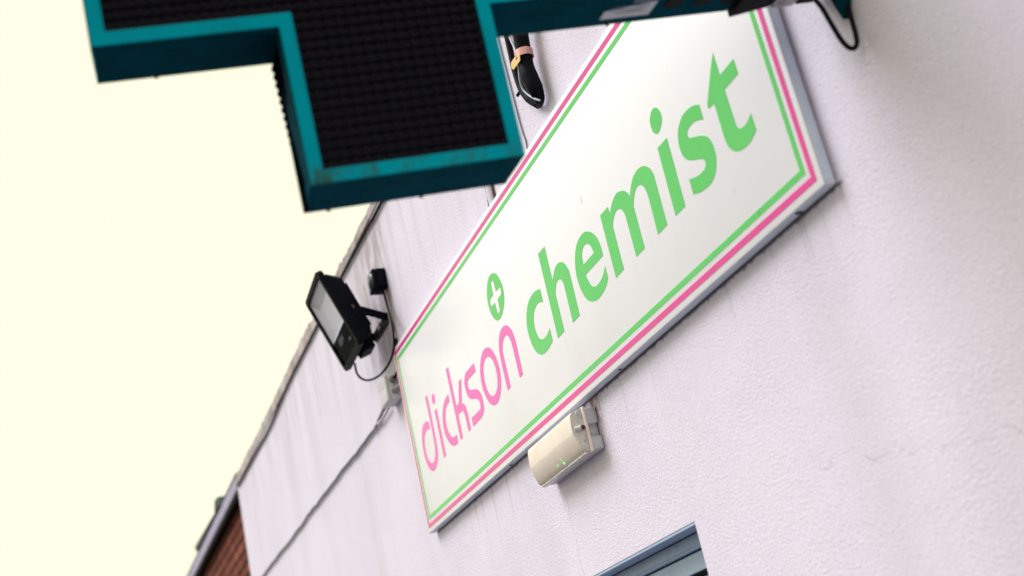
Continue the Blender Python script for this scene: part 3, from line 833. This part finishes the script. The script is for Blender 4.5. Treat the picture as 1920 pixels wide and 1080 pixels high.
# U bracket: two arms and a slotted foot on the wall (modelled in wall coordinates)
inv = (Matrix.Translation(FC) @ fl.rotation_euler.to_matrix().to_4x4()).inverted()
def fchild(name, bm, m, smooth=False):
    o = finish(name, bm, m, None, smooth=smooth); o.parent = fl; o.matrix_parent_inverse = inv; return o
mw = fl.rotation_euler.to_matrix()
def arm(uw, s):
    piv = FC + mw @ Vector((s * .112, .054, -.012))
    foot = W(uw, .757, .003)
    d = (piv - foot).normalized(); up = Vector((0, 0, 1)); up = (up - d * up.dot(d)).normalized(); sd = d.cross(up)
    a, b = foot, piv + d * .012
    hw, ht = .014, .002
    bm = bmesh.new()
    quadbox(bm, [a - up * hw - sd * ht, a + up * hw - sd * ht, a + up * hw + sd * ht, a - up * hw + sd * ht,
                 b - up * hw - sd * ht, b + up * hw - sd * ht, b + up * hw + sd * ht, b - up * hw + sd * ht], .0012)
    fchild('bracket_arm', bm, M['black'])
arm(-.062, 1); arm(-.258, -1)
bm = bmesh.new()
slots = []
for c, hw in ((-.16, .012), (-.105, .010), (-.215, .010)):
    slots.append([(c - hw, .751), (c - hw, .763), (c + hw, .763), (c + hw, .751)])
slab(bm, [[(-.262, .740), (-.058, .740), (-.058, .774), (-.262, .774)]] + slots, lambda a, b: W(a, b, .002), lambda a, b: W(a, b, .0055))
fchild('bracket_foot', bm, M['black'])
bm = bmesh.new(); disc(bm, W(-.16, .757, .0056), (0, -1, 0), .008, .006, 6)
fchild('bolt', bm, M['galv'])

# ------------------------------------------------------------------ photocell above the floodlight
pc = thing('photocell', 'small black photocell box with a domed lens above the floodlight', 'sensor', W(-.025, .876, 0))
bm = bmesh.new(); wbox(bm, -.066, .014, .840, .908, .001, .034, .004, 3)
finish('body', bm, M['black'], pc, smooth=True, angle=40)
bm = bmesh.new(); wbox(bm, -.066, .012, .840, .909, .0345, .047, .004, 3)
finish('cover', bm, M['black'], pc, smooth=True, angle=40)
bm = bmesh.new(); dome(bm, W(-.027, .8745, .0465), (0, -1, 0), .0315, .0095, 24, 6)
lm = mat('smoked_lens', (.05, .05, .085), .15, spec=.7)
finish('lens', bm, lm, pc, smooth=True)
bm = bmesh.new(); disc(bm, W(-.004, .841, .022), (0, 0, -1), .006, .007, 10)
finish('cable_gland', bm, M['black'], pc)

cable('cable', 'thin black flex drooping from the photocell to the floodlight', [W(*p) for p in [(0.0058, 0.8316, 0.02), (0.006, 0.7984, 0.018), (0.015, 0.7564, 0.018), (0.0641, 0.706, 0.03), (0.0964, 0.6608, 0.04), (0.0684, 0.6337, 0.035), (0.0256, 0.6118, 0.03), (-0.0351, 0.5944, 0.03), (-0.1075, 0.5865, 0.035), (-0.178, 0.5872, 0.045), (-0.2625, 0.6057, 0.055), (-0.2913, 0.6252, 0.07), (-0.2968, 0.648, 0.08), (-0.2463, 0.6654, 0.095)]], .0040, M['blackrubber'])
cable('cable', 'thick black cable running along just under the coping', [W(9.4, 1.09, .008), W(5, 1.098, .008), W(2.4, 1.092, .008), W(1.1, 1.095, .008)] + [W(*p) for p in [(0.1187, 1.0892, 0.008), (-0.0622, 1.095, 0.008), (-0.5315, 1.1033, 0.008), (-1.1012, 1.1045, 0.008), (-1.7961, 1.106, 0.008), (-2.391, 1.0824, 0.008), (-2.8821, 1.0904, 0.008), (-3.6355, 1.1001, 0.008)]], .0058, M['blackrubber'], 8, 12)
low = thing('cable', 'grey painted cable running from the junction box across the rendered wall', 'cable', W(-.3, .5, 0))
bm = bmesh.new()
pts = catmull([W(*p) for p in [(-0.2821, 0.5071, 0.008), (-0.3373, 0.5013, 0.008), (-0.4752, 0.4866, 0.008), (-0.7032, 0.4851, 0.008), (-0.959, 0.4921, 0.008), (-1.244, 0.4944, 0.008), (-1.5614, 0.4931, 0.008), (-1.7933, 0.4998, 0.008), (-2.0988, 0.4949, 0.008), (-2.5925, 0.4974, 0.008), (-2.956, 0.5018, 0.008), (-3.2583, 0.5021, 0.008), (-3.5783, 0.4984, 0.008), (-4.1207, 0.4913, 0.008)]], 10)
r2 = random.Random(5)
pts = [p + Vector((0, 0, r2.uniform(-.003, .003))) for p in pts[::3]]
tube(bm, pts, .0054, 8, 3)
finish('main_strand', bm, M['greycable'], low, smooth=True)
bm = bmesh.new(); tube(bm, [W(*p) for p in [(-0.2227, 0.4886, 0.012), (-0.3372, 0.4803, 0.012), (-0.4185, 0.4857, 0.012), (-0.4739, 0.4827, 0.012)]], .005, 8, 6)
finish('pale_strand', bm, M['paintedcable'], low, smooth=True)
cable('cable', 'overpainted vertical cable with peeling paint between the photocell and the corner of the sign', [W(*p) for p in [(-0.0187, 0.8365, 0.006), (-0.0125, 0.7758, 0.006), (-0.0088, 0.7033, 0.006), (-0.0123, 0.6324, 0.006), (-0.0098, 0.5976, 0.006)]], .0055, M['paintedcable'])
cable('cable', 'hair thin dark wire running vertically down to the top edge of the sign', [W(*p) for p in [(1.3477, 0.9754, 0.003), (1.3456, 0.9534, 0.003), (1.3512, 0.715, 0.003), (1.3575, 0.6644, 0.003), (1.3555, 0.6319, 0.003)]], .0020, M['greycable'], 6)

# ------------------------------------------------------------------ junction box behind the sign's left end
jb = thing('junction_box', 'pale grey junction box with cable glands half hidden behind the left end of the sign', 'junction box', W(-.13, .515, 0))
bm = bmesh.new(); wbox(bm, -.176, -.078, .474, .556, .001, .040, .004, 3)
finish('body', bm, M['palegrey'], jb, smooth=True, angle=40)
bm = bmesh.new(); wbox(bm, -.178, -.076, .472, .558, .0415, .052, .003, 3)
finish('lid', bm, M['palegrey'], jb, smooth=True, angle=40)
bm = bmesh.new(); disc(bm, W(-.078, .540, .022), (1, 0, 0), .013, .012, 14); disc(bm, W(-.066, .540, .022), (1, 0, 0), .009, .010, 12)
g1 = finish('cable_gland', bm, M['galv'], jb)
bm = bmesh.new(); disc(bm, W(-.078, .503, .022), (1, 0, 0), .0125, .016, 6); disc(bm, W(-.062, .503, .022), (1, 0, 0), .010, .014, 14, .007)
g2 = finish('cable_gland', bm, M['galv'], jb)
bm = bmesh.new(); tube(bm, [W(-.056, .540, .022), W(-.03, .545, .02), W(-.012, .56, .013), W(-.006, .60, .008), W(-.007, .66, .006)], .0048, 8, 5)
finish('tail', bm, M['blackrubber'], jb, smooth=True)
bm = bmesh.new(); tube(bm, [W(-.05, .503, .022), W(-.02, .503, .020), W(.03, .505, .0035), W(.10, .505, .0022)], .0020, 8, 5)
tube(bm, [W(-.05, .503, .022), W(-.02, .503, .019), W(-.004, .503, .016)], .0062, 8, 5)
finish('tail', bm, M['galv'], jb, smooth=True)

# ------------------------------------------------------------------ taped cable end above the sign
ce_ = thing('cable_termination', 'fat black service cable ending in a boot with a copper strap above the sign', 'cable', W(1.5, .70, 0))
bm = bmesh.new(); tube(bm, [W(*p) for p in [(1.5586, 0.886, 0.035), (1.5429, 0.8475, 0.035), (1.535, 0.8042, 0.035), (1.5284, 0.7683, 0.035), (1.5321, 0.7369, 0.035), (1.5369, 0.7024, 0.03), (1.5224, 0.6817, 0.02), (1.4968, 0.6777, 0.012)]], [.0185, .0185, .0182, .019, .021, .019, .013, .006], 14, 6)
mt = finish('sheath', bm, M['blackrubber'], ce_, smooth=True)
bm = bmesh.new(); tube(bm, [W(*p) for p in [(1.4228, 0.9749, 0.012), (1.423, 0.9155, 0.014), (1.4247, 0.8642, 0.016), (1.4277, 0.8209, 0.018), (1.4348, 0.7839, 0.02), (1.4456, 0.7504, 0.02), (1.4666, 0.7139, 0.018), (1.4917, 0.6806, 0.012)]], [.008, .008, .008, .0085, .0085, .0095, .010, .007], 10, 6)
tube(bm, [W(1.4301, .7554, .02), W(1.418, .752, .024)], .004, 8, 0)
finish('side_cable', bm, M['blackrubber'], ce_, smooth=True)
bm = bmesh.new(); tube(bm, [W(*p) for p in [(1.4984, 0.9038, 0.05), (1.5091, 0.8641, 0.05), (1.521, 0.8268, 0.05), (1.5304, 0.7995, 0.05), (1.5207, 0.7708, 0.05), (1.5093, 0.7458, 0.05), (1.5013, 0.7239, 0.045), (1.5135, 0.6994, 0.04), (1.5338, 0.677, 0.035), (1.5442, 0.6668, 0.03)]], .0026, 8, 6)
finish('pale_wire', bm, M['fringe'], ce_, smooth=True)
bm = bmesh.new()
prev = None
for k in range(25):
    a = 2 * math.pi * k / 24
    c = Vector((1.5335, .795, .035))
    cur = [bm.verts.new(W(c.x + math.cos(a) * r, c.y + dv - .012 * math.cos(a) * 0, c.z + math.sin(a) * r)) for r, dv in ((.0205, -.0095), (.0222, -.0095), (.0222, .0095), (.0205, .0095))]
    if prev:
        for q in range(4): bm.faces.new((prev[q], prev[(q + 1) % 4], cur[(q + 1) % 4], cur[q]))
    prev = cur
finish('copper_strap', bm, M['copper'], ce_)
bm = bmesh.new()
cp = [(1.54, 0.795, 0.055), (1.5523, 0.786, 0.055), (1.5458, 0.7715, 0.055), (1.5001, 0.7755, 0.055), (1.491, 0.7863, 0.055), (1.496, 0.7967, 0.055)]
slab(bm, [[(p[0], p[1]) for p in cp], [(1.5015, .786), (1.5035, .788), (1.5035, .783), (1.501, .7825)]], lambda a, b: W(a, b, .0540), lambda a, b: W(a, b, .0555))
finish('brass_clip', bm, M['brass'], ce_)

# ------------------------------------------------------------------ overpainted conduit running up behind the cross
cd = thing('conduit', 'overpainted conduit with flaking rust going down behind the top of the sign', 'pipe', W(1.085, .62, 0))
bm = bmesh.new(); tube(bm, [W(1.079, .56, .009), W(1.079, .70, .009), W(1.083, 1.10, .009)], .0095, 12, 4)
finish('pipe', bm, M['wall'], cd, smooth=True)
bm = bmesh.new()
slab(bm, [[(1.0345, .622), (1.044, .636), (1.043, .66), (1.044, .70), (1.041, .73), (1.032, .70), (1.0355, .672), (1.0315, .66), (1.0255, .640)]], lambda a, b: W(a, b, .0003), lambda a, b: W(a, b, .0016))
finish('rust_flake', bm, M['rustchip'], cd)
bm = bmesh.new(); tube(bm, [W(1.0925, .628, .004), W(1.0925, .66, .004), W(1.094, .75, .004)], .0028, 6, 3)
finish('rusty_seam', bm, M['rustchip'], cd, smooth=True)

# ------------------------------------------------------------------ camera
RW = [[0.304998, -0.214649, -0.927848], [-0.38243, -0.919871, 0.087093], [-0.872195, 0.328273, -0.362647]]
CW = [4.02843, -0.71986, 1.21103]
cam = bpy.data.cameras.new('camera'); co = bpy.data.objects.new('camera', cam); COL.objects.link(co)
rows = [wall_vec(r) for r in RW]
rot = Matrix((rows[0], -rows[1], -rows[2])).transposed()
co.matrix_world = Matrix.Translation(Vector((CW[0], -(CW[2] + .025), CW[1] + Z0))) @ rot.to_4x4()
cam.sensor_width = 36; cam.lens = 36 * 2500 / 1920
cam.clip_start = .05; cam.clip_end = 1000
cam.dof.use_dof = True; cam.dof.focus_distance = 3.05; cam.dof.aperture_fstop = 3.0
cam.dof.aperture_blades = 0
S.camera = co

# ------------------------------------------------------------------ light: bright overcast sky, broad soft sun
SUN_EL, SUN_AZ = 52, 206                    # degrees; azimuth measured from +Y clockwise
w = bpy.data.worlds.new('World'); S.world = w; w.use_nodes = True
t = w.node_tree; bg = t.nodes['Background']
sky = t.nodes.new('ShaderNodeTexSky'); sky.sky_type = 'NISHITA'; sky.sun_disc = False
sky.sun_elevation = R(SUN_EL); sky.sun_rotation = R(SUN_AZ)
cloud = t.nodes.new('ShaderNodeTexNoise'); cloud.inputs['Scale'].default_value = 1.6; cloud.inputs['Detail'].default_value = 4
cr = t.nodes.new('ShaderNodeMix'); cr.data_type = 'RGBA'
cr.inputs[6].default_value = (6.0, 5.95, 4.48, 1); cr.inputs[7].default_value = (6.3, 6.2, 4.56, 1)
t.links.new(cloud.outputs['Fac'], cr.inputs[0])
mx = t.nodes.new('ShaderNodeMix'); mx.data_type = 'RGBA'; mx.inputs[0].default_value = .985     # nearly closed cloud deck
t.links.new(sky.outputs[0], mx.inputs[6]); t.links.new(cr.outputs[2], mx.inputs[7])
t.links.new(mx.outputs[2], bg.inputs[0]); bg.inputs[1].default_value = .1
sun = bpy.data.lights.new('sun', 'SUN'); so = bpy.data.objects.new('sun', sun); COL.objects.link(so)
sun.energy = 1.5; sun.angle = R(36); sun.color = (.90, .90, 1)
az, el = R(SUN_AZ), R(SUN_EL)
d = Vector((math.sin(az) * math.cos(el), math.cos(az) * math.cos(el), math.sin(el)))
so.location = d * 30; so.rotation_euler = d.to_track_quat('Z', 'Y').to_euler()

S.view_settings.view_transform = 'Standard'; S.view_settings.look = 'None'
S.view_settings.exposure = 0.86; S.view_settings.gamma = 1
S.render.engine = 'CYCLES'
S.cycles.max_bounces = 8; S.cycles.use_denoising = True
